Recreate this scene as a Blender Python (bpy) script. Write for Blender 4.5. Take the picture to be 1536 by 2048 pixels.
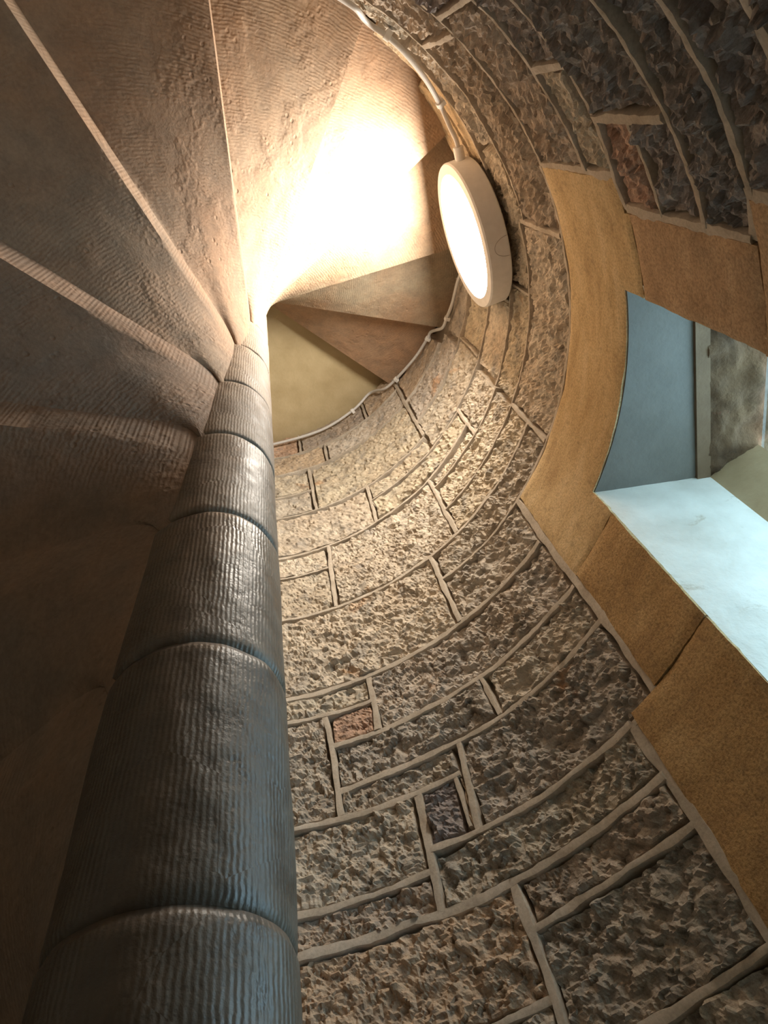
import bpy, math, random
import numpy as np
from mathutils import Matrix, Vector

for o in list(bpy.data.objects):
    bpy.data.objects.remove(o)
scene = bpy.context.scene
COL = scene.collection
S = 0.67            # inner radius of the stair turret in metres; plan and heights below are in turret radii
Z0 = 1.75           # camera height above the added floor, in radii
rad = math.radians

# ------------------------------------------------------------------ camera
cam_d = bpy.data.cameras.new('camera')
cam = bpy.data.objects.new('camera', cam_d)
COL.objects.link(cam)
cam_d.sensor_fit = 'AUTO'
cam_d.sensor_width = 36.0
cam_d.lens = 1318.6 * 36.0 / 2048.0
cam_d.clip_start = 0.01
CX, CY = 0.3078, -0.5604
rows = ((0.95080687, 0.30978426, 0.0),
        (0.26314563, -0.80766102, -0.52767229),
        (-0.16346457, 0.50171444, -0.84944803))
mw = Matrix(rows).to_4x4()
mw.translation = Vector((CX * S, CY * S, Z0 * S))
cam.matrix_world = mw
scene.camera = cam

# ------------------------------------------------------------------ sky and exposure
world = bpy.data.worlds.new('sky')
scene.world = world
world.use_nodes = True
wn = world.node_tree.nodes
bg = wn['Background']
bg.inputs[0].default_value = (0.60, 0.82, 1.0, 1)
bg.inputs[1].default_value = 5.6
vs = scene.view_settings
vs.view_transform = 'Standard'
vs.look = 'None'
vs.gamma = 1.0
vs.use_curve_mapping = False
vs.exposure = 0.12
LAMP_COLOR = (1.0, 0.92, 0.80, 1)
LAMP_POWER = 98.0

# ------------------------------------------------------------------ helpers
def P(az, r, h):
    a = rad(az)
    return (r * math.cos(a) * S, r * math.sin(a) * S, (h + Z0) * S)

def mesh_obj(name, verts, faces, mat, parent=None, smooth=True, uvs=None, origin=None):
    me = bpy.data.meshes.new(name)
    if origin is not None:
        ox, oy, oz = origin
        verts = [(v[0] - ox, v[1] - oy, v[2] - oz) for v in verts]
    me.from_pydata(verts, [], faces)
    if smooth:
        me.polygons.foreach_set('use_smooth', [True] * len(me.polygons))
    if uvs is not None:
        ul = me.uv_layers.new(name='UVMap')
        li = np.zeros(len(me.loops), dtype=np.int32)
        me.loops.foreach_get('vertex_index', li)
        ul.data.foreach_set('uv', np.asarray(uvs, dtype=np.float32)[li].ravel())
    me.update()
    if mat is not None:
        me.materials.append(mat)
    o = bpy.data.objects.new(name, me)
    COL.objects.link(o)
    if parent is not None:
        o.parent = parent
        if origin is not None:
            o.location = Vector(origin) - parent_world(parent)
    elif origin is not None:
        o.location = origin
    return o

def parent_world(p):
    v = Vector(p.location)
    while p.parent is not None:
        p = p.parent
        v += p.location
    return v

def empty(name, loc):
    o = bpy.data.objects.new(name, None)
    o.empty_display_size = 0.05
    COL.objects.link(o)
    o.location = loc
    return o

def tag(o, label=None, cat=None, group=None, kind=None):
    if label: o['label'] = label
    if cat: o['category'] = cat
    if group: o['group'] = group
    if kind: o['kind'] = kind
    return o

def sharp_by_angle(o, deg=35):
    me = o.data
    try:
        me.set_sharp_from_angle(angle=rad(deg))
    except Exception:
        pass

# ---- numpy noise
def _hash(ix, iy, seed):
    n = (ix.astype(np.int64) * 374761393 + iy.astype(np.int64) * 668265263 + seed * 1442695041) & 0xFFFFFFFF
    n = ((n ^ (n >> 13)) * 1274126177) & 0xFFFFFFFF
    n = (n ^ (n >> 16)) & 0xFFFFFFFF
    n = (n * 2246822519) & 0xFFFFFFFF
    n = n ^ (n >> 15)
    return (n & 0xFFFFFF) / float(0xFFFFFF)

def vnoise(x, y, seed=0):
    x = np.asarray(x, float); y = np.asarray(y, float)
    ix = np.floor(x); iy = np.floor(y)
    fx = x - ix; fy = y - iy
    fx = fx * fx * (3 - 2 * fx); fy = fy * fy * (3 - 2 * fy)
    a = _hash(ix, iy, seed); b = _hash(ix + 1, iy, seed)
    c = _hash(ix, iy + 1, seed); d = _hash(ix + 1, iy + 1, seed)
    return (a * (1 - fx) + b * fx) * (1 - fy) + (c * (1 - fx) + d * fx) * fy - 0.5

def fbm(x, y, seed=0, oct=4):
    t = 0; a = 1.0
    for i in range(oct):
        t = t + a * vnoise(x * 2 ** i, y * 2 ** i, seed + 17 * i)
        a *= 0.5
    return t

def worley(x, y, seed=0):
    ix = np.floor(x); iy = np.floor(y)
    best = np.full(x.shape, 9.0)
    for dx in (-1, 0, 1):
        for dy in (-1, 0, 1):
            cx = ix + dx; cy = iy + dy
            px = cx + _hash(cx, cy, seed); py = cy + _hash(cx, cy, seed + 5)
            best = np.minimum(best, (x - px) ** 2 + (y - py) ** 2)
    return best

def facets(x, y, seed=0):
    # chipped planes: every cell is a tilted facet with its own level
    ix = np.floor(x); iy = np.floor(y)
    best = np.full(x.shape, 9.0); val = np.zeros(x.shape)
    for dx in (-1, 0, 1):
        for dy in (-1, 0, 1):
            cx = ix + dx; cy = iy + dy
            px = cx + _hash(cx, cy, seed); py = cy + _hash(cx, cy, seed + 5)
            d = (x - px) ** 2 + (y - py) ** 2
            gx = _hash(cx, cy, seed + 11) - 0.5; gy = _hash(cx, cy, seed + 12) - 0.5; lv = _hash(cx, cy, seed + 13) - 0.5
            h = lv + 1.3 * gx * (x - px) + 1.3 * gy * (y - py)
            m = d < best
            best = np.where(m, d, best); val = np.where(m, h, val)
    return val

# ------------------------------------------------------------------ materials
class NT:
    def __init__(self, name):
        self.m = bpy.data.materials.new(name)
        self.m.use_nodes = True
        self.t = self.m.node_tree
        self.n = self.t.nodes
        self.b = self.n['Principled BSDF']
    def new(self, typ, **kw):
        nd = self.n.new(typ)
        for k, v in kw.items():
            if k.startswith('i_'):
                nd.inputs[k[2:].replace('_', ' ')].default_value = v
            else:
                setattr(nd, k, v)
        return nd
    def l(self, a, b):
        self.t.links.new(a, b)
    def pos(self):
        return self.new('ShaderNodeNewGeometry').outputs['Position']
    def noise(self, vec, scale, detail=4, rough=0.55, dist=0.0):
        nd = self.new('ShaderNodeTexNoise')
        nd.inputs['Scale'].default_value = scale
        nd.inputs['Detail'].default_value = detail
        nd.inputs['Roughness'].default_value = rough
        nd.inputs['Distortion'].default_value = dist
        self.l(vec, nd.inputs['Vector'])
        return nd.outputs['Fac']
    def ramp(self, fac, stops):
        nd = self.new('ShaderNodeValToRGB')
        e = nd.color_ramp.elements
        while len(e) < len(stops):
            e.new(0.5)
        for i, (p, c) in enumerate(stops):
            e[i].position = p
            e[i].color = c if len(c) == 4 else (*c, 1)
        self.l(fac, nd.inputs['Fac'])
        return nd.outputs['Color']
    def mix(self, fac, a, b, mode='MIX'):
        nd = self.new('ShaderNodeMix', data_type='RGBA', blend_type=mode)
        for s, v in ((nd.inputs[0], fac), (nd.inputs[6], a), (nd.inputs[7], b)):
            if hasattr(v, 'links'):
                self.l(v, s)
            elif isinstance(v, (int, float)):
                s.default_value = v
            else:
                s.default_value = v if len(v) == 4 else (*v, 1)
        return nd.outputs[2]
    def math(self, op, a, b=0.0, c=None):
        nd = self.new('ShaderNodeMath', operation=op)
        for s, v in zip(nd.inputs, (a, b, c)):
            if v is None: continue
            if hasattr(v, 'links'):
                self.l(v, s)
            else:
                s.default_value = v
        return nd.outputs[0]
    def bump(self, height, strength, dist, prev=None):
        nd = self.new('ShaderNodeBump')
        nd.inputs['Strength'].default_value = strength
        nd.inputs['Distance'].default_value = dist
        self.l(height, nd.inputs['Height'])
        if prev is not None:
            self.l(prev, nd.inputs['Normal'])
        return nd.outputs['Normal']
    def done(self, color, rough, normal=None, spec=0.35):
        if hasattr(color, 'links'):
            self.l(color, self.b.inputs['Base Color'])
        else:
            self.b.inputs['Base Color'].default_value = (*color, 1)
        if hasattr(rough, 'links'):
            self.l(rough, self.b.inputs['Roughness'])
        else:
            self.b.inputs['Roughness'].default_value = rough
        if normal is not None:
            self.l(normal, self.b.inputs['Normal'])
        self.b.inputs['Specular IOR Level'].default_value = spec
        return self.m

def mat_rubble():
    k = NT('rough_wall_stone')
    p = k.pos()
    oi = k.new('ShaderNodeObjectInfo')
    base = oi.outputs['Color']
    n1 = k.noise(p, 9, 5, 0.6)
    n2 = k.noise(p, 34, 6, 0.65)
    n3 = k.noise(p, 130, 4, 0.6)
    n4 = k.noise(p, 420, 4, 0.7)
    c = k.mix(k.ramp(n1, [(0.38, (0, 0, 0)), (0.66, (1, 1, 1))]), base, k.mix(0.35, base, (0.40, 0.28, 0.17)))
    c = k.mix(k.ramp(k.noise(p, 6.5, 4, 0.55, 0.5), [(0.66, (0, 0, 0)), (0.73, (0.7, 0.7, 0.7))]), c, (0.50, 0.27, 0.12))
    c = k.mix(k.ramp(n2, [(0.36, (0.6, 0.6, 0.6)), (0.54, (0, 0, 0))]), c, k.mix(0.65, c, (0.10, 0.095, 0.09)))
    c = k.mix(k.ramp(n2, [(0.58, (0, 0, 0)), (0.74, (0.5, 0.5, 0.5))]), c, (0.50, 0.43, 0.33))
    c = k.mix(k.ramp(k.noise(p, 15, 5, 0.6, 0.3), [(0.55, (0, 0, 0)), (0.66, (0.5, 0.5, 0.5))]), c, (0.22, 0.213, 0.20))
    c = k.mix(0.4, c, k.ramp(n3, [(0.3, (0.6, 0.6, 0.6)), (0.7, (1.25, 1.25, 1.25))]), 'MULTIPLY')
    nrm = k.bump(n2, 0.35, 0.004)
    nrm = k.bump(n3, 0.6, 0.003, nrm)
    nrm = k.bump(n4, 0.6, 0.0012, nrm)
    c = k.mix(0.4, c, k.ramp(n4, [(0.34, (0.6, 0.6, 0.6)), (0.62, (1.3, 1.3, 1.3))]), 'MULTIPLY')
    return k.done(c, 0.9, nrm, 0.2)

def mat_mortar():
    k = NT('lime_mortar')
    p = k.pos()
    n1 = k.noise(p, 22, 5, 0.6)
    n2 = k.noise(p, 220, 3, 0.6)
    c = k.ramp(n1, [(0.3, (0.38, 0.32, 0.25)), (0.55, (0.50, 0.43, 0.345)), (0.78, (0.60, 0.54, 0.46))])
    c = k.mix(0.4, c, k.ramp(n2, [(0.3, (0.6, 0.6, 0.6)), (0.7, (1.2, 1.2, 1.2))]), 'MULTIPLY')
    nrm = k.bump(n1, 0.3, 0.004)
    nrm = k.bump(n2, 0.4, 0.001, nrm)
    return k.done(c, 0.92, nrm, 0.2)

def mat_shell():
    k = NT('wall_core_mortar')
    p = k.pos()
    n1 = k.noise(p, 16, 5, 0.6)
    c = k.ramp(n1, [(0.3, (0.28, 0.24, 0.19)), (0.7, (0.44, 0.385, 0.31))])
    nrm = k.bump(k.noise(p, 60, 5, 0.65), 0.7, 0.008)
    return k.done(c, 0.95, nrm, 0.15)

def mat_soffit():
    # tooled sandstone of the step undersides: UV x runs out from the newel, y across the step
    k = NT('tooled_step_sandstone')
    p = k.pos()
    uv = k.new('ShaderNodeUVMap', uv_map='UVMap').outputs['UV']
    oi = k.new('ShaderNodeObjectInfo')
    n1 = k.noise(p, 5, 5, 0.6)
    n2 = k.noise(p, 26, 5, 0.62)
    n3 = k.noise(p, 170, 3, 0.6)
    c = k.mix(k.ramp(n1, [(0.35, (0, 0, 0)), (0.65, (1, 1, 1))]), oi.outputs['Color'],
              k.mix(0.6, oi.outputs['Color'], (0.40, 0.22, 0.12)))
    c = k.mix(k.ramp(n2, [(0.35, (0.6, 0.6, 0.6)), (0.6, (0, 0, 0))]), c, k.mix(0.5, c, (0.13, 0.11, 0.09)))
    c = k.mix(0.4, c, k.ramp(n3, [(0.3, (0.65, 0.65, 0.65)), (0.7, (1.2, 1.2, 1.2))]), 'MULTIPLY')
    w = k.new('ShaderNodeTexWave', wave_type='BANDS', bands_direction='X', wave_profile='SIN')
    w.inputs['Scale'].default_value = 0.314 / 0.0090
    w.inputs['Distortion'].default_value = 5.0
    w.inputs['Detail'].default_value = 2.5
    w.inputs['Detail Scale'].default_value = 1.4
    k.l(uv, w.inputs['Vector'])
    mask = k.ramp(k.noise(p, 8, 4, 0.6), [(0.38, (0.1, 0.1, 0.1)), (0.6, (1, 1, 1))])
    hgt = k.math('MULTIPLY', w.outputs['Fac'], mask)
    nrm = k.bump(hgt, 0.30, 0.0016)
    pit = k.new('ShaderNodeTexVoronoi', feature='F1')
    pit.inputs['Scale'].default_value = 55
    k.l(p, pit.inputs['Vector'])
    pm = k.ramp(pit.outputs['Distance'], [(0.10, (0, 0, 0)), (0.24, (1, 1, 1))])
    pmask = k.ramp(k.noise(p, 10, 4, 0.6), [(0.50, (0, 0, 0)), (0.62, (1, 1, 1))])
    nrm = k.bump(k.math('MULTIPLY', pm, pmask), 0.5, 0.003, nrm)
    nrm = k.bump(n2, 0.35, 0.006, nrm)
    nrm = k.bump(n3, 0.3, 0.0015, nrm)
    return k.done(c, 0.85, nrm, 0.25)

def mat_newel():
    # polished, hand-worn tooled drums: UV x runs round the drum, y up it
    k = NT('worn_newel_sandstone')
    p = k.pos()
    uv = k.new('ShaderNodeUVMap', uv_map='UVMap').outputs['UV']
    n1 = k.noise(p, 7, 5, 0.6)
    n2 = k.noise(p, 40, 5, 0.6)
    n3 = k.noise(p, 170, 3, 0.6)
    c = k.ramp(n1, [(0.3, (0.22, 0.175, 0.135)), (0.55, (0.32, 0.26, 0.20)), (0.75, (0.36, 0.265, 0.185))])
    c = k.mix(k.ramp(n2, [(0.36, (0.6, 0.6, 0.6)), (0.58, (0, 0, 0))]), c, k.mix(0.6, c, (0.06, 0.05, 0.045)))
    oi = k.new('ShaderNodeObjectInfo')
    c = k.mix(1.0, c, oi.outputs['Color'], 'MULTIPLY')
    # vertical chisel flutes, broken into patches of shifted phase
    br = k.new('ShaderNodeTexVoronoi', feature='F1')
    br.inputs['Scale'].default_value = 1.0
    mp = k.new('ShaderNodeMapping')
    mp.inputs['Scale'].default_value = (9, 10, 1)
    k.l(uv, mp.inputs['Vector'])
    k.l(mp.outputs['Vector'], br.inputs['Vector'])
    add = k.new('ShaderNodeVectorMath', operation='MULTIPLY_ADD')
    k.l(br.outputs['Color'], add.inputs[0])
    add.inputs[1].default_value = (0.03, 0.03, 0)
    k.l(uv, add.inputs[2])
    w = k.new('ShaderNodeTexWave', wave_type='BANDS', bands_direction='X', wave_profile='SIN')
    w.inputs['Scale'].default_value = 0.314 / 0.0062
    w.inputs['Distortion'].default_value = 2.0
    w.inputs['Detail'].default_value = 2.0
    w.inputs['Detail Scale'].default_value = 1.5
    k.l(add.outputs[0], w.inputs['Vector'])
    mask = k.ramp(n1, [(0.32, (0.3, 0.3, 0.3)), (0.55, (1, 1, 1))])
    hgt = k.math('MULTIPLY', w.outputs['Fac'], mask)
    nrm = k.bump(hgt, 0.25, 0.0014)
    nrm = k.bump(n2, 0.4, 0.005, nrm)
    nrm = k.bump(n3, 0.25, 0.001, nrm)
    r = k.math('ADD', oi.outputs['Alpha'], k.math('MULTIPLY', k.math('SUBTRACT', n2, 0.5), 0.5))
    return k.done(c, r, nrm, 0.55)

def mat_dressed(name, c0, c1, c2, grain=1.0):
    k = NT(name)
    p = k.pos()
    mp = k.new('ShaderNodeMapping')
    mp.inputs['Scale'].default_value = (1.0, 1.0, 3.5)
    k.l(p, mp.inputs['Vector'])
    n0 = k.noise(mp.outputs['Vector'], 7, 6, 0.6, 0.4)
    n2 = k.noise(p, 55, 5, 0.6)
    n3 = k.noise(p, 260, 3, 0.65)
    c = k.ramp(n0, [(0.3, c0), (0.5, c1), (0.72, c2)])
    c = k.mix(0.45 * grain, c, k.ramp(n3, [(0.32, (0.45, 0.42, 0.4)), (0.6, (1.2, 1.2, 1.2))]), 'MULTIPLY')
    c = k.mix(k.ramp(n2, [(0.32, (0.5, 0.5, 0.5)), (0.45, (0, 0, 0))]), c, k.mix(0.5, c, (0.12, 0.08, 0.05)))
    nrm = k.bump(n3, 0.45 * grain, 0.002)
    nrm = k.bump(n2, 0.25 * grain, 0.004, nrm)
    return k.done(c, 0.88, nrm, 0.25)

def mat_paint(name, c0, c1, bump=0.3, rough=0.55, dirt=None):
    k = NT(name)
    p = k.pos()
    n1 = k.noise(p, 11, 5, 0.6)
    n2 = k.noise(p, 90, 4, 0.6)
    c = k.ramp(n1, [(0.3, c0), (0.7, c1)])
    if dirt is not None:
        c = k.mix(k.ramp(k.noise(p, 17, 6, 0.7, 0.6), [(0.62, (0, 0, 0)), (0.72, (1, 1, 1))]), c, dirt)
    nrm = k.bump(n2, bump, 0.003)
    nrm = k.bump(n1, bump, 0.008, nrm)
    return k.done(c, rough, nrm, 0.4)

def mat_plain(name, c, rough=0.4, spec=0.5):
    k = NT(name)
    p = k.pos()
    n = k.noise(p, 60, 3, 0.5)
    col = k.ramp(n, [(0.3, tuple(x * 0.94 for x in c)), (0.7, tuple(min(1, x * 1.04) for x in c))])
    return k.done(col, rough, None, spec)

M_RUB = mat_rubble()
M_MOR = mat_mortar()
M_SHELL = mat_shell()
M_SOF = mat_soffit()
M_NEW = mat_newel()
M_LINTEL = mat_dressed('ochre_sandstone', (0.47, 0.325, 0.165), (0.60, 0.44, 0.235), (0.68, 0.525, 0.31))
M_JAMB = mat_dressed('brown_sandstone', (0.33, 0.205, 0.095), (0.44, 0.28, 0.125), (0.52, 0.35, 0.17), 1.4)
M_JAMB2 = mat_dressed('russet_sandstone', (0.38, 0.25, 0.145), (0.47, 0.31, 0.18), (0.55, 0.38, 0.23), 1.2)
M_WHITE = mat_paint('white_limewash', (0.62, 0.57, 0.48), (0.80, 0.755, 0.66), 0.35, 0.5, (0.50, 0.42, 0.31))
M_GREY = mat_paint('grey_painted_plaster', (0.125, 0.113, 0.092), (0.165, 0.150, 0.125), 0.25, 0.6)
M_CREAM = mat_paint('cream_painted_frame', (0.40, 0.28, 0.15), (0.52, 0.38, 0.22), 0.2, 0.5)
M_WOOD = mat_paint('weathered_timber', (0.12, 0.07, 0.035), (0.19, 0.12, 0.065), 0.3, 0.8)
M_OUT = mat_paint('crumbling_outer_stone', (0.045, 0.024, 0.012), (0.17, 0.10, 0.05), 1.0, 0.95, (0.20, 0.09, 0.05))
M_CEIL = mat_paint('limewashed_ceiling', (0.46, 0.36, 0.20), (0.58, 0.47, 0.28), 0.3, 0.9)
M_LAMP = mat_plain('lamp_white_plastic', (0.74, 0.72, 0.69), 0.42)
M_CABLE = mat_plain('grey_cable_sheath', (0.62, 0.60, 0.57), 0.45)
M_CLIP = mat_plain('white_cable_clip', (0.80, 0.78, 0.74), 0.4)
M_LINE = mat_plain('moulded_outline', (0.45, 0.40, 0.37), 0.5)
M_FLOOR = mat_paint('bounce_floor_stone', (0.28, 0.235, 0.185), (0.40, 0.34, 0.27), 0.5, 0.85)

def mat_emit():
    m = bpy.data.materials.new('lit_opal_diffuser')
    m.use_nodes = True
    n = m.node_tree.nodes
    n.remove(n['Principled BSDF'])
    e = n.new('ShaderNodeEmission')
    e.inputs['Color'].default_value = LAMP_COLOR
    e.inputs['Strength'].default_value = LAMP_POWER
    m.node_tree.links.new(e.outputs[0], n['Material Output'].inputs['Surface'])
    return m
M_EMIT = mat_emit()

def mat_glass():
    m = bpy.data.materials.new('window_glass')
    m.use_nodes = True
    n = m.node_tree.nodes
    n.remove(n['Principled BSDF'])
    t = n.new('ShaderNodeBsdfTransparent')
    t.inputs[0].default_value = (0.86, 0.95, 0.97, 1)
    g = n.new('ShaderNodeBsdfGlossy')
    g.inputs['Roughness'].default_value = 0.05
    mx = n.new('ShaderNodeMixShader')
    mx.inputs[0].default_value = 0.06
    m.node_tree.links.new(t.outputs[0], mx.inputs[1])
    m.node_tree.links.new(g.outputs[0], mx.inputs[2])
    m.node_tree.links.new(mx.outputs[0], n['Material Output'].inputs['Surface'])
    return m
M_GLASS = mat_glass()

# ------------------------------------------------------------------ structure: turret wall shell
WIN_A0, WIN_A1, WIN_H0, WIN_H1 = -1.4, 29.6, -0.35, 1.462
CEIL_H = 3.66

def build_shell():
    azs = sorted(set([a for a in range(-70, 290, 4)] + [WIN_A0 - 2, WIN_A1 + 2]))
    azs.append(azs[0] + 360)
    hs = [-Z0, -1.0, WIN_H0 - 0.03, 0.2, 0.8, WIN_H1 + 0.04, 2.0, 2.6, 3.2, CEIL_H + 0.1]
    v = []; f = []
    for a in azs:
        for h in hs:
            v.append(P(a, 1.035, h))
    n = len(hs)
    for i in range(len(azs) - 1):
        for j in range(n - 1):
            am = (azs[i] + azs[i + 1]) / 2; hm = (hs[j] + hs[j + 1]) / 2
            if WIN_A0 - 2 < am < WIN_A1 + 2 and WIN_H0 - 0.03 < hm < WIN_H1 + 0.04:
                continue
            f.append((i * n + j, i * n + j + 1, (i + 1) * n + j + 1, (i + 1) * n + j))
    o = mesh_obj('wall_round', v, f, M_SHELL)
    tag(o, 'round rubble stone turret wall with raised pale mortar joints', None, None, 'structure')
    return o
WALL = build_shell()

# ---- tones of the single stones
TONE = {
    'g': (0.547, 0.484, 0.399), 't': (0.616, 0.534, 0.413), 'd': (0.456, 0.410, 0.348),
    'o': (0.536, 0.416, 0.296), 'r': (0.520, 0.345, 0.250), 'b': (0.479, 0.401, 0.325),
    'p': (0.331, 0.299, 0.291), 'y': (0.616, 0.490, 0.319),
}
rng = random.Random(7)

def stone(a0, a1, h0, h1, tone='g', amp=1.0, cell=None):
    gap = 0.0075
    g_az = math.degrees(gap)
    a0 += g_az; a1 -= g_az; h0 += gap; h1 -= gap
    if cell is None:
        hm = (h0 + h1) / 2
        cell = 0.0052 if hm < 1.5 else (0.007 if hm < 2.45 else 0.010)
    L = rad(a1 - a0); H = h1 - h0
    nu = max(6, int(L / cell)); nv = max(6, int(H / cell))
    seed = rng.randint(0, 99999)
    u = np.linspace(0, 1, nu + 1); w = np.linspace(0, 1, nv + 1)
    U, W = np.meshgrid(u, w, indexing='ij')
    X = rad(a0) + U * L; Y = h0 + W * H
    # irregular outline
    ex = np.clip(np.minimum(U, 1 - U) * L / 0.03, 0, 1); ey = np.clip(np.minimum(W, 1 - W) * H / 0.03, 0, 1)
    X = X + (1 - ex) * 0.012 * fbm(Y * 22, X * 3 + seed, seed, 3)
    Y = Y + (1 - ey) * 0.010 * fbm(X * 22, Y * 3 + seed, seed + 3, 3)
    wx = X + 0.03 * fbm(X * 14, Y * 14, seed + 1, 3)
    wy = Y + 0.03 * fbm(X * 14 + 31, Y * 14, seed + 2, 3)
    d = 0.014 * fbm(X * 5, Y * 7, seed + 4, 3)
    f1 = np.sqrt(worley(wx * 15, wy * 22, seed + 5))
    f2 = np.sqrt(worley(wx * 34, wy * 48, seed + 6))
    pick = np.clip(0.5 + 1.6 * vnoise(X * 9, Y * 9, seed + 8), 0, 1)
    c1 = facets(wx * 13, wy * 19, seed + 21); c2 = facets(wx * 30, wy * 44, seed + 22); c3 = facets(wx * 62, wy * 80, seed + 23)
    d = d + 0.006 * (f1 - 0.55) * (0.3 + 0.9 * pick) + 0.005 * (f2 - 0.5) + 0.013 * c1 * (0.2 + pick) + 0.011 * c2 + 0.009 * c3 + 0.003 * fbm(X * 85, Y * 110, seed + 7, 3)
    d = d * amp
    edge = np.minimum(np.minimum(U, 1 - U) * L, np.minimum(W, 1 - W) * H)
    k = np.clip(edge / 0.011, 0, 1)
    fall = 1 - np.sqrt(np.clip(1 - (1 - k) ** 2, 0, 1))
    R = 1.001 - d * (0.35 + 0.65 * k) + fall * 0.014
    skirt = (edge < 1e-9)
    R = np.where(skirt, 1.045, R)
    vx = R * np.cos(X) * S; vy = R * np.sin(X) * S; vz = (Y + Z0) * S
    verts = np.stack([vx, vy, vz], -1).reshape(-1, 3)
    idx = np.arange((nu + 1) * (nv + 1)).reshape(nu + 1, nv + 1)
    faces = np.stack([idx[:-1, :-1], idx[:-1, 1:], idx[1:, 1:], idx[1:, :-1]], -1).reshape(-1, 4)
    o = mesh_obj('stone', verts.tolist(), faces.tolist(), M_RUB, WALL, smooth=False)
    c = TONE[tone]; j = rng.uniform(0.88, 1.12)
    o.color = (c[0] * j, c[1] * j, c[2] * j * rng.uniform(0.96, 1.04), 1)
    return o

FAR = 118
STONES = [
    (46.4, 70.7, .16, .448, 'd'), (46.4, 70.7, .448, .677, 'd'), (70.8, FAR, .553, .783, 'o'), (70.8, FAR, .25, .553, 'g'),
    (46.6, 70.5, .677, .779, 'b'), (47.0, 81.2, .782, .924, 'd'), (81.3, FAR, .786, .88, 'b'), (81.2, FAR, .88, 1.102, 'g'),
    (74.3, 80.8, .937, 1.098, 'p'), (72.9, 74.4, .937, 1.098, 'o', .5), (42.3, 72.7, .917, 1.181, 'd'),
    (73.0, 93.1, 1.10, 1.19, 'g'), (93.3, FAR, 1.107, 1.463, 'g'), (64.4, 93.3, 1.19, 1.34, 'd'), (42.4, 64.3, 1.177, 1.337, 'g'),
    (42.7, 84.7, 1.34, 1.567, 'g'), (84.8, 93.4, 1.342, 1.462, 'r', .6), (84.8, FAR, 1.464, 1.566, 'g'),
    (64.9, FAR, 1.568, 1.966, 't'), (42.8, 64.8, 1.57, 1.80, 'g'), (30.1, 64.6, 1.80, 1.965, 'g'),
    (57.8, 88.4, 1.966, 2.388, 't', .8), (88.6, FAR, 1.966, 2.231, 't', .7), (88.5, FAR, 2.231, 2.385, 't', .7),
    (30.1, 57.6, 1.966, 2.14, 't', .8), (30.1, 57.6, 2.14, 2.315, 't', .8), (41.8, 57.7, 2.315, 2.402, 't', .7), (30.1, 41.8, 2.315, 2.58, 't', .7),
    (-5.5, 30.0, 1.80, 2.135, 't', .9), (-37.3, -5.6, 1.80, 2.10, 'b'),
    (74.7, FAR, 2.39, 2.718, 't', .7), (41.9, 74.6, 2.405, 2.575, 't', .7), (54.0, 74.6, 2.575, 2.718, 't', .7),
    (90.0, FAR, 2.718, 2.918, 'g', .6), (90.0, FAR, 2.918, 3.16, 't', .6), (54.1, 89.9, 2.718, 3.16, 't', .6),
    (84.0, FAR, 3.16, 3.38, 'o', .5), (54.1, 83.9, 3.16, 3.38, 'g', .5), (92.0, FAR, 3.38, 3.64, 'r', .5), (68.0, 91.9, 3.38, 3.64, 'b', .5), (54.1, 67.9, 3.38, 3.64, 'o', .5),
    (8.0, 30.0, 2.137, 2.33, 't', .8), (-18.0, 7.9, 2.137, 2.33, 't', .8), (-39.0, -18.1, 2.10, 2.30, 'g', .9),
    (12.0, 30.0, 2.33, 2.58, 't', .6), (-14.0, 11.9, 2.33, 2.56, 't', .6), (-44.0, -14.1, 2.30, 2.46, 'y', .25),
    (-32, -14.1, 2.465, 2.70, 'y', .25), (-14, 7.9, 2.57, 2.84, 't', .5),
    (28.0, 53.9, 2.58, 2.88, 'g', .6), (8.0, 27.9, 2.58, 2.86, 't', .6), (30.0, 53.9, 2.88, 3.16, 'g', .6), (14.0, 29.9, 2.88, 3.10, 'g', .6), (34.0, 53.9, 3.16, 3.44, 'o', .4),
    (-23.4, -12.5, 1.115, 1.242, 'p', 1.0), (-23.4, -12.5, 1.242, 1.376, 'r', .9), (-56, -23.6, 1.115, 1.36, 'p', 1.2),
    (-52, -12.5, .957, 1.112, 'p', 1.2), (-50, -16.6, .81, .957, 'p', 1.3), (-50, -16.6, .58, .81, 'p', 1.3),
    (-30.0, -16.8, 1.38, 1.512, 't', .7), (-58, -30.2, 1.362, 1.508, 'p', 1.1), (-40, -16.8, 1.515, 1.79, 'b', 1.1), (-64, -40.2, 1.51, 1.79, 'p', 1.1),
    (-66, -37.5, 1.79, 2.09, 'b', 1.0), (-66, -39.2, 2.09, 2.26, 'g', .9),
]
for st in STONES:
    stone(*st)

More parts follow.
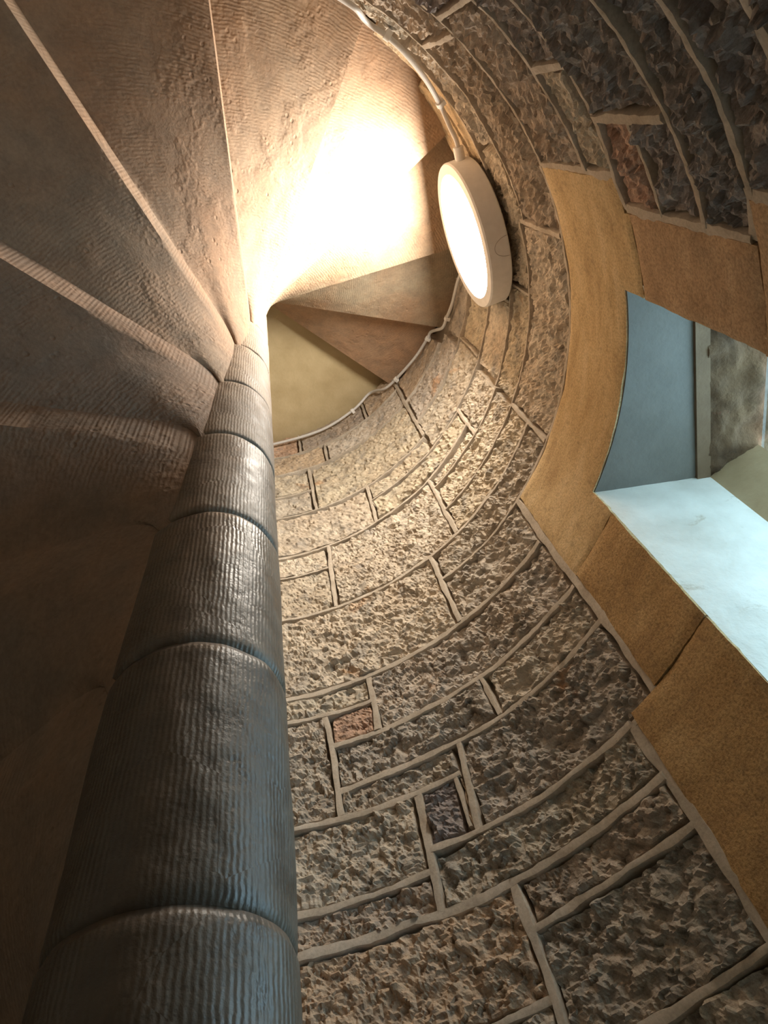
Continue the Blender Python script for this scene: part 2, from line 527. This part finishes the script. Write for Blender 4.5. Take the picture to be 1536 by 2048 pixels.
# ---- raised ribbon pointing
def ribbon(pts, w, seed):
    # pts: list of (azimuth, height) along the joint; a raised strip with a worn trapezoid section
    path = []
    for (a, h), (b, g) in zip(pts[:-1], pts[1:]):
        n = max(2, int(math.hypot(rad(b - a), g - h) / 0.016))
        for i in range(n):
            t = i / n
            path.append((rad(a + (b - a) * t), h + (g - h) * t))
    path.append((rad(pts[-1][0]), pts[-1][1]))
    q = np.array(path)
    s = np.concatenate([[0], np.cumsum(np.hypot(*np.diff(q, axis=0).T))])
    tan = np.gradient(q, axis=0)
    tan /= np.linalg.norm(tan, axis=1)[:, None] + 1e-12
    nor = np.stack([-tan[:, 1], tan[:, 0]], 1)
    wob = 0.0050 * fbm(s * 7, s * 0 + seed, seed, 2) + 0.0022 * fbm(s * 40, s * 0 + seed, seed + 1, 2)
    ww = w * (1 + 0.55 * fbm(s * 16, s * 0, seed + 2, 3))
    hh = 0.004 * fbm(s * 12, s * 0, seed + 3, 2)
    prof = [(-0.52, 1.04), (-0.50, 1.001), (-0.42, 0.9965), (0.0, 0.9955), (0.42, 0.9965), (0.50, 1.001), (0.52, 1.04)]
    verts = []; m = len(prof)
    for i in range(len(q)):
        for off, r in prof:
            c = q[i] + nor[i] * (off * ww[i] + wob[i])
            rr = r + (hh[i] if r < 1.02 else 0) + (0.0009 * math.sin(i * 2.3 + off * 9 + seed) if r < 1.02 else 0)
            verts.append((rr * math.cos(c[0]) * S, rr * math.sin(c[0]) * S, (c[1] + Z0) * S))
    faces = []
    for i in range(len(q) - 1):
        for j in range(m - 1):
            faces.append((i * m + j, i * m + j + 1, (i + 1) * m + j + 1, (i + 1) * m + j))
    faces.append(tuple(range(m))); faces.append(tuple((len(q) - 1) * m + j for j in reversed(range(m))))
    o = mesh_obj('mortar_joint', verts, faces, M_MOR, WALL)
    sharp_by_angle(o, 30)
    return o

W1, W2, W3 = 0.018, 0.014, 0.010
JOINTS = [
    # bed joints
    (W1, (46.9, .452), (70.5, .448)), (W1, (70.9, .551), (FAR, .556)), (W1 * 1.25, (46.8, .775), (62.3, .780), (75.2, .781), (85, .792), (FAR, .781)),
    (W1, (46.7, .665), (56.5, .677), (70.5, .677)), (W1, (81.5, .881), (FAR, .878)), (W1, (73.4, 1.094), (85.8, 1.098), (FAR, 1.107)),
    (W1, (47.0, .912), (62.4, .915), (70, .922), (81, .935)), (W1, (42.2, 1.174), (63.5, 1.174), (83, 1.193), (92.8, 1.187)), (W2, (84.9, 1.459), (93.2, 1.463), (FAR, 1.48)),
    (W1, (42.7, 1.335), (64, 1.333), (93.4, 1.342)), (W1, (43.3, 1.570), (90, 1.570), (FAR, 1.558)), (W2, (-16.5, 1.797), (15, 1.808), (42, 1.796), (53, 1.795), (64.3, 1.808)),
    (W2, (30.2, 1.963), (60, 1.962), (FAR, 1.967)), (W3, (-5.5, 2.137), (26, 2.135), (57.4, 2.132)), (W3, (30, 2.315), (57.4, 2.315)), (W2, (42, 2.43), (60, 2.396), (88, 2.386), (FAR, 2.372)),
    (W3, (88.8, 2.233), (FAR, 2.229)), (W3, (54, 2.718), (FAR, 2.717)), (W3, (42, 2.565), (74.4, 2.58)), (W3, (90.2, 2.92), (FAR, 2.914)), (W3, (54, 3.17), (FAR, 3.16)),
    (W3, (54, 3.38), (FAR, 3.38)), (W3, (-18, 2.33), (30, 2.33)), (W3, (-14, 2.57), (42, 2.59)), (W3, (14, 2.88), (54, 2.89)), (W3, (34, 3.16), (54, 3.16)),
    (W2, (-56, 1.118), (-12.6, 1.10)), (W2 * 1.1, (-50, .97), (-16.6, .952)), (W1, (-50, .818), (-16.6, .81)),
    (W2, (-58, 1.357), (-30, 1.355), (-16, 1.388), (-12.5, 1.383)), (W2 * .8, (-23.2, 1.245), (-12.6, 1.238)), (W2, (-60, 1.508), (-16.8, 1.52)),
    (W2, (-66, 1.785), (-16.8, 1.79)), (W3, (-66, 2.09), (-5.5, 2.105)), (W3, (-44, 2.30), (-14, 2.32)),
    # upright joints
    (W1 * 1.25, (71, .772), (70.8, .66), (70.7, .25)), (W1 * 1.2, (80.8, 1.088), (80.9, .935), (81.4, .79)), (W1, (72.0, 1.175), (72.7, 1.072), (73.2, .93)), (W3, (74.2, 1.09), (74.4, .945)),
    (W1, (93.6, 1.455), (93.3, 1.3), (93.0, 1.11)), (W1, (84.6, 1.56), (84.9, 1.345)), (W2, (64.6, 1.33), (64.2, 1.185)), (W2 * 1.1, (65.1, 1.955), (64.9, 1.748), (64.6, 1.577)),
    (W2, (30, 2.13), (29.9, 1.81)), (W2, (57.9, 2.39), (57.9, 2.15), (57.6, 1.97)), (W2, (74.5, 2.71), (74.8, 2.40)), (W2, (90.1, 3.15), (89.8, 2.725)), (W2 * 1.1, (88.0, 2.38), (88.7, 1.97)),
    (W2, (54.5, 3.6), (53.9, 2.73)), (W2, (41.9, 2.58), (41.7, 2.32)), (W3, (83.9, 3.38), (84, 3.17)), (W3, (68, 3.62), (68, 3.39)), (W3, (92, 3.62), (92, 3.39)),
    (W2 * 1.2, (-5.6, 2.13), (-5.5, 1.81)), (W1, (-23.6, 1.37), (-23.4, 1.12)), (W2 * 1.1, (-30.1, 1.50), (-29.8, 1.365)), (W2, (-37.4, 2.09), (-37.2, 1.80)), (W3, (8, 2.33), (8, 2.14)), (W3, (12, 2.57), (12, 2.34)),
    (W3, (28, 2.88), (28, 2.6)), (W2, (-40.1, 1.78), (-40.1, 1.52)),
    # pointing against the window surround
    (0.026, (42.25, 1.79), (42.2, 1.474), (41.6, 1.181), (41.7, .926)), (0.022, (41.8, .91), (46.6, .905)), (0.028, (46.7, .91), (46.4, .672), (46.4, .2)),
    (0.026, (-16.7, 1.80), (-16.5, 1.39)), (0.026, (-12.55, 1.385), (-12.4, .975)), (0.024, (-12.5, .972), (-16.5, .96)), (0.026, (-16.6, .965), (-16.6, .45)),
]
for i, jn in enumerate(JOINTS):
    ribbon(list(jn[1:]), jn[0], 31 * i + 5)

# ------------------------------------------------------------------ ceiling and added bounce floor
def disc(name, r, h, mat, th):
    n = 72; v = [P(0, 0, h)]; f = []
    for i in range(n): v.append(P(360 * i / n, r, h))
    for i in range(n): v.append(P(360 * i / n, r, h + th))
    v.append(P(0, 0, h + th))
    for i in range(n):
        j = (i + 1) % n
        f.append((0, 1 + j, 1 + i)); f.append((1 + i, 1 + j, 1 + n + j, 1 + n + i)); f.append((2 * n + 1, 1 + n + i, 1 + n + j))
    o = mesh_obj(name, v, f, mat, None, False)
    return tag(o, None, None, None, 'structure')
disc('ceiling', 1.05, CEIL_H, M_CEIL, 0.15)
disc('floor', 1.05, -Z0, M_FLOOR, -0.12)  # unseen floor, added to bounce light up the shaft

# ------------------------------------------------------------------ window with its dressed surround
def poly_prism(name, outline, h0, h1, mat, parent, smooth=False):
    n = len(outline)
    v = [(x * S, y * S, (h0 + Z0) * S) for x, y in outline] + [(x * S, y * S, (h1 + Z0) * S) for x, y in outline]
    f = [tuple(range(n - 1, -1, -1)), tuple(range(n, 2 * n))]
    for i in range(n):
        j = (i + 1) % n
        f.append((i, j, n + j, n + i))
    return mesh_obj(name, v, f, mat, parent, smooth)

WIN = empty('window_1', P(14, 1.2, WIN_H0))
tag(WIN, 'splayed slit window with ochre dressed surround and white reveal', None, None, 'structure')

def wpart(name, verts, faces, mat, smooth=False, uvs=None):
    return mesh_obj(name, verts, faces, mat, WIN, smooth, uvs, origin=tuple(WIN.location))

def dressed_block(name, cells, mat, amp=0.004, face=0.992, seed=1):
    # a curved dressed stone made of one or more az/height rectangles that share one continuous face
    verts = []; faces = []; key = {}
    A = sorted(set([c[0] for c in cells] + [c[1] for c in cells])); Hh = sorted(set([c[2] for c in cells] + [c[3] for c in cells]))
    def refine(lst, step):
        out = []
        for a, b in zip(lst[:-1], lst[1:]):
            n = max(1, int(math.ceil((b - a) / step)))
            out += [a + (b - a) * i / n for i in range(n)]
        return out + [lst[-1]]
    AA = refine(A, 1.0); HH = refine(Hh, 0.02)
    def inside(a, h):
        return any(c[0] < a < c[1] and c[2] < h < c[3] for c in cells)
    occ = {}
    for i in range(len(AA) - 1):
        for j in range(len(HH) - 1):
            if inside((AA[i] + AA[i + 1]) / 2, (HH[j] + HH[j + 1]) / 2):
                occ[(i, j)] = 1
    def vid(i, j, back):
        k = (i, j, back)
        if k not in key:
            nb = sum(((i + di, j + dj) in occ) for di in (-1, 0) for dj in (-1, 0))
            x = rad(AA[i]); y = HH[j]
            dx = 0.0
            if not back:
                r = face - amp * float(fbm(np.array(x * 9), np.array(y * 9), seed, 3)) + (0.004 if nb < 4 else 0)
                if nb < 4:
                    x += 0.0035 * float(fbm(np.array(y * 40), np.array(x * 7), seed + 4, 2)); y += 0.0035 * float(fbm(np.array(x * 40), np.array(y * 7), seed + 5, 2))
            else:
                r = 1.06
            key[k] = len(verts)
            verts.append((r * math.cos(x) * S, r * math.sin(x) * S, (y + Z0) * S))
        return key[k]
    for (i, j) in occ:
        faces.append((vid(i, j, 0), vid(i, j + 1, 0), vid(i + 1, j + 1, 0), vid(i + 1, j, 0)))
        for di, dj, e in ((-1, 0, ((i, j), (i, j + 1))), (1, 0, ((i + 1, j + 1), (i + 1, j))), (0, -1, ((i + 1, j), (i, j))), (0, 1, ((i, j + 1), (i + 1, j + 1)))):
            if (i + di, j + dj) not in occ:
                p, q = e
                faces.append((vid(*p, 0), vid(*p, 1), vid(*q, 1), vid(*q, 0)))
    o = wpart(name, verts, faces, mat, True)
    sharp_by_angle(o, 40)
    return o

g = 0.10
dressed_block('lintel', [(-16.3, 41.5, 1.462, 1.79), (-12.0, -1.4, 1.372, 1.462), (-16.3, -12.0, 1.395, 1.462), (29.6, 41.5, 1.349, 1.462)], M_LINTEL, seed=3)
dressed_block('jamb_stone', [(29.6, 41.1, .932, 1.345)], M_JAMB, 0.006, 0.991, seed=5)
dressed_block('jamb_stone', [(29.6, 46.0, .30, .928)], M_JAMB, 0.005, 0.993, seed=7)
dressed_block('jamb_stone', [(29.6, 41.1, -.35, .296)], M_JAMB2, seed=8)
dressed_block('jamb_stone', [(-12.1, -1.4, .962, 1.368)], M_JAMB2, seed=9)
dressed_block('jamb_stone', [(-16.3, -1.4, .45, .958)], M_JAMB2, 0.006, 0.991, seed=11)
dressed_block('jamb_stone', [(-12.1, -1.4, -.35, .446)], M_JAMB, seed=12)

# reveal: plan points in radii
A_IN = (1.002 * math.cos(rad(WIN_A1)), 1.002 * math.sin(rad(WIN_A1)))
B_IN = (1.002 * math.cos(rad(WIN_A0)), 1.002 * math.sin(rad(WIN_A0)))
A_OUT = (1.195, 0.560)
B_OUT = (1.205, -0.075)
A_GL = (1.315, 0.487)
B_GL = (1.325, 0.010)

def slab_wall(name, p, q, off, h0, h1, mat, nu=14, nv=40, amp=0.004, seed=0):
    # a plastered vertical face from plan point p to q with real thickness 'off' behind it
    verts = []; faces = []
    dx, dy = q[0] - p[0], q[1] - p[1]; L = math.hypot(dx, dy); nx, ny = -dy / L * math.copysign(1, off), dx / L * math.copysign(1, off)
    for back in (0, 1):
        for i in range(nu + 1):
            for j in range(nv + 1):
                t = i / nu; h = h0 + (h1 - h0) * j / nv
                d = 0 if not back else abs(off)
                if not back and 0 < i < nu: d = amp * float(fbm(np.array(t * L * 14), np.array(h * 14), seed, 3))
                verts.append(((p[0] + dx * t + nx * d) * S, (p[1] + dy * t + ny * d) * S, (h + Z0) * S))
    m = nv + 1; k = (nu + 1) * m
    for i in range(nu):
        for j in range(nv):
            a = i * m + j
            faces.append((a, a + 1, a + m + 1, a + m)); faces.append((k + a, k + a + m, k + a + m + 1, k + a + 1))
    for i in range(nu):
        a = i * m; faces.append((a, a + m, k + a + m, k + a)); a = i * m + nv; faces.append((a, k + a, k + a + m, a + m))
    for j in range(nv):
        faces.append((j, k + j, k + j + 1, j + 1)); a = nu * m + j; faces.append((a, a + 1, k + a + 1, k + a))
    return wpart(name, verts, faces, mat, True)
o = slab_wall('reveal', A_IN, A_OUT, 0.035, WIN_H0, WIN_H1, M_WHITE, seed=21); sharp_by_angle(o)
o = slab_wall('reveal', B_IN, B_OUT, -0.03, WIN_H0, WIN_H1, M_WHITE, seed=22); sharp_by_angle(o)
o = slab_wall('frame_post', A_OUT, A_GL, 0.10, WIN_H0, WIN_H1 - 0.012, M_CREAM, amp=0.002, seed=23); sharp_by_angle(o)
o = slab_wall('frame_post', B_OUT, B_GL, -0.10, WIN_H0, WIN_H1 - 0.012, M_CREAM, amp=0.002, seed=24); sharp_by_angle(o)

def flat_slab(name, pts, h0, h1, mat):
    n = len(pts)
    v = [(x * S, y * S, (h0 + Z0) * S) for x, y in pts] + [(x * S, y * S, (h1 + Z0) * S) for x, y in pts]
    f = [tuple(range(n - 1, -1, -1)), tuple(range(n, 2 * n))] + [(i, (i + 1) % n, n + (i + 1) % n, n + i) for i in range(n)]
    return wpart(name, v, f, mat)
arc = [(1.0 * math.cos(rad(a)), 1.0 * math.sin(rad(a))) for a in np.linspace(WIN_A0, WIN_A1, 13)]
flat_slab('head_soffit', arc + [(1.165, 0.60), (1.175, -0.12)], WIN_H1 - 0.004, WIN_H1 + 0.10, M_GREY)
flat_slab('head_batten', [(1.158, -0.10), (1.158, 0.575), (1.196, 0.59), (1.196, -0.10)], WIN_H1 - 0.014, WIN_H1 + 0.10, M_WOOD)

def rough_head():
    # crumbling outer lintel seen beyond the timber batten
    nu, nv = 26, 60; verts = []; faces = []
    for i in range(nu + 1):
        for j in range(nv + 1):
            x = 1.190 + 0.20 * i / nu; y = -0.12 + 0.76 * j / nv
            z = WIN_H1 - 0.006 - 0.035 * (i / nu) - 0.030 * float(fbm(np.array(x * 16), np.array(y * 16), 77, 4))
            if i == nu or j in (0, nv): z = WIN_H1 + 0.12
            verts.append((x * S, y * S, (z + Z0) * S))
    m = nv + 1
    for i in range(nu):
        for j in range(nv):
            a = i * m + j; faces.append((a, a + 1, a + m + 1, a + m))
    return wpart('outer_lintel', verts, faces, M_OUT, True)
rough_head()
flat_slab('sill', [B_IN, A_IN, A_OUT, (1.36, 0.60), (1.37, -0.12), B_OUT], WIN_H0 - 0.09, WIN_H0 + 0.002, M_WHITE)
flat_slab('pane', [(A_GL[0], A_GL[1] + 0.01), (B_GL[0], B_GL[1] - 0.01), (B_GL[0] + 0.008, B_GL[1] - 0.01), (A_GL[0] + 0.008, A_GL[1] + 0.01)], WIN_H0, WIN_H1 - 0.05, M_GLASS)

# ------------------------------------------------------------------ stone steps with their newel drums
MX, MY = -0.0213, -0.0152
RN, EO = 0.105, 0.102       # newel radius; offset of the step arrises from the centre line
DX, DY = 0.019, -0.003      # newel axis
A_0, DA = -178.28, 25.578
H_0, DH = 0.851, 0.2991
LIP = 0.100

def arris(a):
    # foot of the step arris line at direction a: offset from the axis, never clear of the newel drum
    ca, sa = math.cos(a), math.sin(a)
    bx, by = MX - EO * sa, MY + EO * ca
    e = -(bx - DX) * sa + (by - DY) * ca
    if e > 0.090:
        bx += sa * (e - 0.090); by -= ca * (e - 0.090)
    return bx, by

def t_wall(a, rw):
    ca, sa = math.cos(a), math.sin(a)
    bx, by = arris(a)
    b = bx * ca + by * sa; c = bx * bx + by * by - rw * rw
    return -b + math.sqrt(b * b - c)

def make_step(k, label, tone):
    hk, hp = H_0 + k * DH, H_0 + (k - 1) * DH
    a_lo, a_hi = A_0 + (k - 1) * DA, A_0 + k * DA
    top = hk + 0.100
    root = empty('stone_step', P((a_lo + a_hi) / 2, 0.55, hp))
    tag(root, label, 'step', 'winding stone steps overhead')
    org = tuple(root.location)
    # --- slab
    ns, nt = 34, 56
    phi = random.Random(k * 7 + 40).uniform(-0.5, 0.5); cphi, sphi = math.cos(phi), math.sin(phi)
    ss = [-0.16, -0.08, -0.001] + [i / ns for i in range(ns + 1)]
    verts = []; uvs = []; n = nt + 1
    for s in ss:
        a = rad(a_lo + (a_hi - a_lo) * s); ca, sa = math.cos(a), math.sin(a)
        tw = t_wall(a, 1.02)
        ax, ay = arris(a)
        bx, by = ax - DX, ay - DY
        tc = -(bx * ca + by * sa)
        ee = -bx * sa + by * ca
        ts = tc + math.sqrt(max(0.0, RN * RN - ee * ee))
        for j in range(nt + 1):
            q = j / nt
            t = tc + (tw - tc) * (q ** 1.5)
            x, y = ax + t * ca, ay + t * sa
            sc = max(0.0, s)
            start = hp + LIP
            if s < 0:
                z = hp + 0.1002
            else:
                z = start + (hk - start) * sc
                rz = 0.05 + 0.38 * sc * (1 - sc); rx = 0.10 + 0.62 * sc * (1 - sc)
                u = min(1, max(0, 1 - (t - ts) / rx))
                z -= rz * (1 - math.sqrt(max(0, 1 - u * u)))
                z += 0.006 * float(fbm(np.array(t * 7), np.array(a * 5), 100 + k, 3)) * (1 if 0 < sc < 1 else 0.6)
            verts.append((x * S, y * S, (z + Z0) * S)); uvs.append((t * cphi + (s - 0.5) * 0.4 * t * sphi, a * 0.6))
    nb = len(verts)
    for i, s in enumerate(ss):
        for j in range(n):
            vx, vy, _ = verts[i * n + j]
            verts.append((vx, vy, (top + Z0) * S)); uvs.append(uvs[i * n + j])
    faces = []; m = len(ss)
    for i in range(m - 1):
        for j in range(nt):
            p = i * n + j
            faces.append((p, p + 1, p + n + 1, p + n)); faces.append((nb + p, nb + p + n, nb + p + n + 1, nb + p + 1))
    for j in range(nt):
        faces.append((j, nb + j, nb + j + 1, j + 1)); p = (m - 1) * n + j; faces.append((p, p + 1, nb + p + 1, nb + p))
    for i in range(m - 1):
        p = i * n; faces.append((p, p + n, nb + p + n, nb + p)); p = i * n + nt; faces.append((p, nb + p, nb + p + n, p + n))
    o = mesh_obj('slab', verts, faces, M_SOF, root, True, uvs, org)
    sharp_by_angle(o, 38)
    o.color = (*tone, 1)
    # --- newel drum
    z0, z1 = hp + LIP - 0.05, hk + LIP - 0.05
    nu, nvv = 96, 30
    verts = []; uvs = []; faces = []
    for i in range(nu + 1):
        th = 2 * math.pi * i / nu
        for j in range(nvv + 1):
            v = j / nvv; z = z0 + (z1 - z0) * v
            d = min(v, 1 - v) * (z1 - z0)
            chip = 0.004 + 0.010 * max(0, float(vnoise(np.array(th * 3.1 + k), np.array(k * 3.3 + (v > .5)), 9)))
            r = RN - (0.0035 if k < 2 else 0.002) * max(0, 1 - d / (0.0016 + 0.4 * chip)) + 0.0035 * float(fbm(np.array(math.cos(th) * 2 + k), np.array(math.sin(th) * 2 + z * 6), 55, 3))
            verts.append(((DX + r * math.cos(th)) * S, (DY + r * math.sin(th)) * S, (z + Z0) * S)); uvs.append((th * RN, z))
    mm = nvv + 1
    for i in range(nu):
        for j in range(nvv):
            p = i * mm + j; faces.append((p, p + mm, p + mm + 1, p + 1))
    c0 = len(verts); verts.append((DX * S, DY * S, (z0 + Z0) * S)); uvs.append((0, 0))
    c1 = len(verts); verts.append((DX * S, DY * S, (z1 + Z0) * S)); uvs.append((0, 0))
    for i in range(nu):
        faces.append((c0, (i + 1) * mm, i * mm)); faces.append((c1, i * mm + nvv, (i + 1) * mm + nvv))
    o = mesh_obj('newel_drum', verts, faces, M_NEW, root, True, uvs, org)
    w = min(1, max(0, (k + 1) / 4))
    w = 0.45 + 0.55 * w          # lower drums darkened: shade put into the colour, along with hand grease
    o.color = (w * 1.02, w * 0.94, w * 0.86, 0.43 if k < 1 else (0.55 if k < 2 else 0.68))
    return root

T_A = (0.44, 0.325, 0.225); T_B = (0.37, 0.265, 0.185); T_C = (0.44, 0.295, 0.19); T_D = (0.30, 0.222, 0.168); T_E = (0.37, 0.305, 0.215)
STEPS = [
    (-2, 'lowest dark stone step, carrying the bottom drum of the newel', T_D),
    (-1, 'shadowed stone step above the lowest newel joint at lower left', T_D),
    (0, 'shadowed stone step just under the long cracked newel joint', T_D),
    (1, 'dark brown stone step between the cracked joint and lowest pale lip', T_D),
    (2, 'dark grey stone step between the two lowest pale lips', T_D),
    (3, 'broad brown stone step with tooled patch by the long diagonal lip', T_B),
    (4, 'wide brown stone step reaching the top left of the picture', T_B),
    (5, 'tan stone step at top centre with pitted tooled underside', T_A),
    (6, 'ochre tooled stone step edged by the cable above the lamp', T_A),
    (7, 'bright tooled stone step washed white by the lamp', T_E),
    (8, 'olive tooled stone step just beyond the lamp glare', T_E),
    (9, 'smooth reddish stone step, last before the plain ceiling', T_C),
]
for st in STEPS:
    make_step(*st)

# ------------------------------------------------------------------ lamp
def ring_lathe(name, prof, mat, parent, frame, n=96, cap_first=False, cap_last=False, smooth=True, sharp=30):
    c, nrm, T, V = frame
    verts = []; faces = []
    for (r, d) in prof:
        for i in range(n):
            t = 2 * math.pi * i / n
            p = c + nrm * d + (T * math.cos(t) + V * math.sin(t)) * r
            verts.append(tuple(p))
    for k in range(len(prof) - 1):
        for i in range(n):
            j = (i + 1) % n
            faces.append((k * n + i, k * n + j, (k + 1) * n + j, (k + 1) * n + i))
    if cap_first: faces.append(tuple(range(n - 1, -1, -1)))
    if cap_last: faces.append(tuple((len(prof) - 1) * n + i for i in range(n)))
    o = mesh_obj(name, verts, faces, mat, parent, smooth, None, tuple(LAMP.location))
    sharp_by_angle(o, sharp)
    return o

LA, LR, LH, LRHO, LDEP, LTILT = -2.0, 0.8807, 2.446, 0.2507, 0.0785, 0.041
LAMP = empty('wall_lamp', P(LA, 0.99, LH))
tag(LAMP, 'round white plastic bulkhead lamp glowing on the curved stone wall', 'lamp')
a = rad(LA)
Uv = Vector((math.cos(a), math.sin(a), 0)); Tv = Vector((-math.sin(a), math.cos(a), 0))
nv_ = (-Uv * math.cos(LTILT) - Vector((0, 0, 1)) * math.sin(LTILT)).normalized()
Vv = nv_.cross(Tv)
FR = (Vector(P(LA, LR, LH)), nv_, Tv, Vv)
rho, dep = LRHO * S, LDEP * S
rin = rho * 0.85
ring_lathe('housing', [(rho * 0.985, -dep), (rho, -dep + 0.003), (rho, -0.004), (rho * 0.985, 0.0), (rin + 0.001, 0.0005), (rin, -0.002), (rin, -0.02)], M_LAMP, LAMP, FR, cap_first=True)
ring_lathe('diffuser', [(rin - 0.0005, -0.010), (rin - 0.0005, -0.0015), (rin * 0.9, -0.0003), (rin * 0.5, 0.0006), (0.004, 0.0008)], M_EMIT, LAMP, FR, cap_first=True, cap_last=True)

def tube(name, pts, r, mat, parent, n=14, org=None, caps=True):
    pts = [Vector(p) for p in pts]
    verts = []; faces = []
    up = Vector((0, 0, 1)); prev = None
    for i, p in enumerate(pts):
        d = (pts[min(i + 1, len(pts) - 1)] - pts[max(i - 1, 0)]).normalized()
        if prev is None:
            x = d.cross(up)
            if x.length < 1e-4: x = d.cross(Vector((1, 0, 0)))
        else:
            x = prev - d * prev.dot(d)
        x.normalize(); y = d.cross(x); prev = x
        for k in range(n):
            t = 2 * math.pi * k / n
            verts.append(tuple(p + (x * math.cos(t) + y * math.sin(t)) * r))
    for i in range(len(pts) - 1):
        for k in range(n):
            j = (k + 1) % n
            faces.append((i * n + k, i * n + j, (i + 1) * n + j, (i + 1) * n + k))
    if caps:
        faces.append(tuple(range(n - 1, -1, -1))); faces.append(tuple((len(pts) - 1) * n + k for k in range(n)))
    return mesh_obj(name, verts, faces, mat, parent, True, None, org)

def catmull(pts, m=8):
    pts = [Vector(p) for p in pts]; out = []
    q = [2 * pts[0] - pts[1]] + pts + [2 * pts[-1] - pts[-2]]
    for i in range(1, len(q) - 2):
        p0, p1, p2, p3 = q[i - 1:i + 3]
        for s in range(m):
            t = s / m
            out.append(0.5 * ((2 * p1) + (p2 - p0) * t + (2 * p0 - 5 * p1 + 4 * p2 - p3) * t * t + (3 * p1 - p0 - 3 * p2 + p3) * t ** 3))
    out.append(pts[-1])
    return out

# cable gland on the rim where the feed comes in
lc = FR[0]
gd = (-Tv * 0.99 + Vv * 0.10).normalized()
g0 = lc - nv_ * dep * 0.55 + gd * (rho - 0.003)
o = tube('cable_gland', [g0, g0 + gd * 0.013, g0 + gd * 0.0135, g0 + gd * 0.030], 0.0115, M_LAMP, LAMP, 20, tuple(LAMP.location))
sharp_by_angle(o, 40)
# blanked entry moulded in the rim
kn = []
for i in range(25):
    t = math.pi * i / 24
    psi = 0.13 * math.cos(t) + 0.05
    rdir = Vv * math.cos(psi) + Tv * math.sin(psi)
    kn.append(lc - nv_ * dep * (0.95 - 0.62 * math.sin(t)) + rdir * (rho + 0.0001))
tube('blanked_entry', kn, 0.0006, M_LINE, LAMP, 6, tuple(LAMP.location), caps=False)

# ------------------------------------------------------------------ cables with their clips
def cable(name, path, clips, label, rr=0.975):
    pts = [P(a, r_ if r_ else rr, h) for a, h, r_ in path]
    c = catmull(pts, 8)
    base = tuple(c[len(c) // 2])
    o = tube(name, c, 0.0052, M_CABLE, None, 14, base)
    tag(o, label, 'cable', 'clipped lighting cable')
    for i in clips:
        p = Vector(pts[i]); d = (Vector(pts[min(i + 1, len(pts) - 1)]) - Vector(pts[max(0, i - 1)])).normalized()
        out = Vector((p.x, p.y, 0)).normalized()
        side = d.cross(out).normalized()
        verts = []; faces = []
        L = 0.0055
        # a small saddle: half hoop over the cable with a nail lug at one side
        prof = []
        for k in range(13):
            t = math.pi * k / 12
            prof.append((math.cos(t) * 0.0078, -math.sin(t) * 0.0078))
        prof = [(0.0078, 0.010)] + prof + [(-0.0150, 0.0), (-0.0150, 0.010)]
        for e in (-L, L):
            for (sx, ox) in prof:
                verts.append(tuple(p + d * e + side * sx + out * ox))
        m = len(prof)
        for k in range(m):
            j = (k + 1) % m
            faces.append((k, j, m + j, m + k))
        faces.append(tuple(range(m - 1, -1, -1))); faces.append(tuple(range(m, 2 * m)))
        cl = mesh_obj('cable_clip', verts, faces, M_CLIP, o, False, None, tuple(p))
        nl = tuple(p - side * 0.0115 * 1.0)
        hv = []; hf = []
        for rr_, dd in ((0.0022, 0.002), (0.0022, -0.0022)):
            for k in range(10):
                t = 2 * math.pi * k / 10
                hv.append(tuple(Vector(nl) + d * math.cos(t) * rr_ + side * math.sin(t) * rr_ + out * dd))
        for k in range(10):
            j = (k + 1) % 10; hf.append((k, j, 10 + j, 10 + k))
        hf.append(tuple(range(10, 20)))
        mesh_obj('nail_head', hv, hf, M_LAMP, cl, False, None, nl)
    return o

gl = g0 + gd * 0.028
gaz = math.degrees(math.atan2(gl.y, gl.x)); gr = math.hypot(gl.x, gl.y) / S; gh = gl.z / S - Z0
cable('lighting_cable', [(-54, 2.09, 0), (-50.7, 2.112, 0), (-48.5, 2.128, 0), (-46.8, 2.182, 0), (-44.9, 2.200, 0), (-42.4, 2.186, 0), (-38.7, 2.201, 0), (-33.5, 2.252, 0), (-28.1, 2.326, 0), (-23.1, 2.400, 0), (gaz - 1.5, gh - .012, gr + .004), (gaz, gh, gr)],
      (5, 8), 'grey cable clipped along the wall, entering the lamp from above')
cable('lighting_cable', [(10, 2.90, .985), (15.2, 2.977, 0), (21.1, 3.028, 0), (26.0, 3.075, 0), (29.0, 3.100, 0), (31.2, 3.190, 0), (33.2, 3.270, 0), (35.4, 3.285, 0), (42.7, 3.341, 0), (52.4, 3.417, 0), (57.4, 3.458, 0), (60.8, 3.545, 0), (63.9, 3.585, 0), (71.1, 3.545, 0), (84.0, 3.525, 0), (101.6, 3.518, 0), (110, 3.515, 0)],
      (3, 7, 9, 13, 15), 'grey cable clipped under the ceiling edge below the lamp')
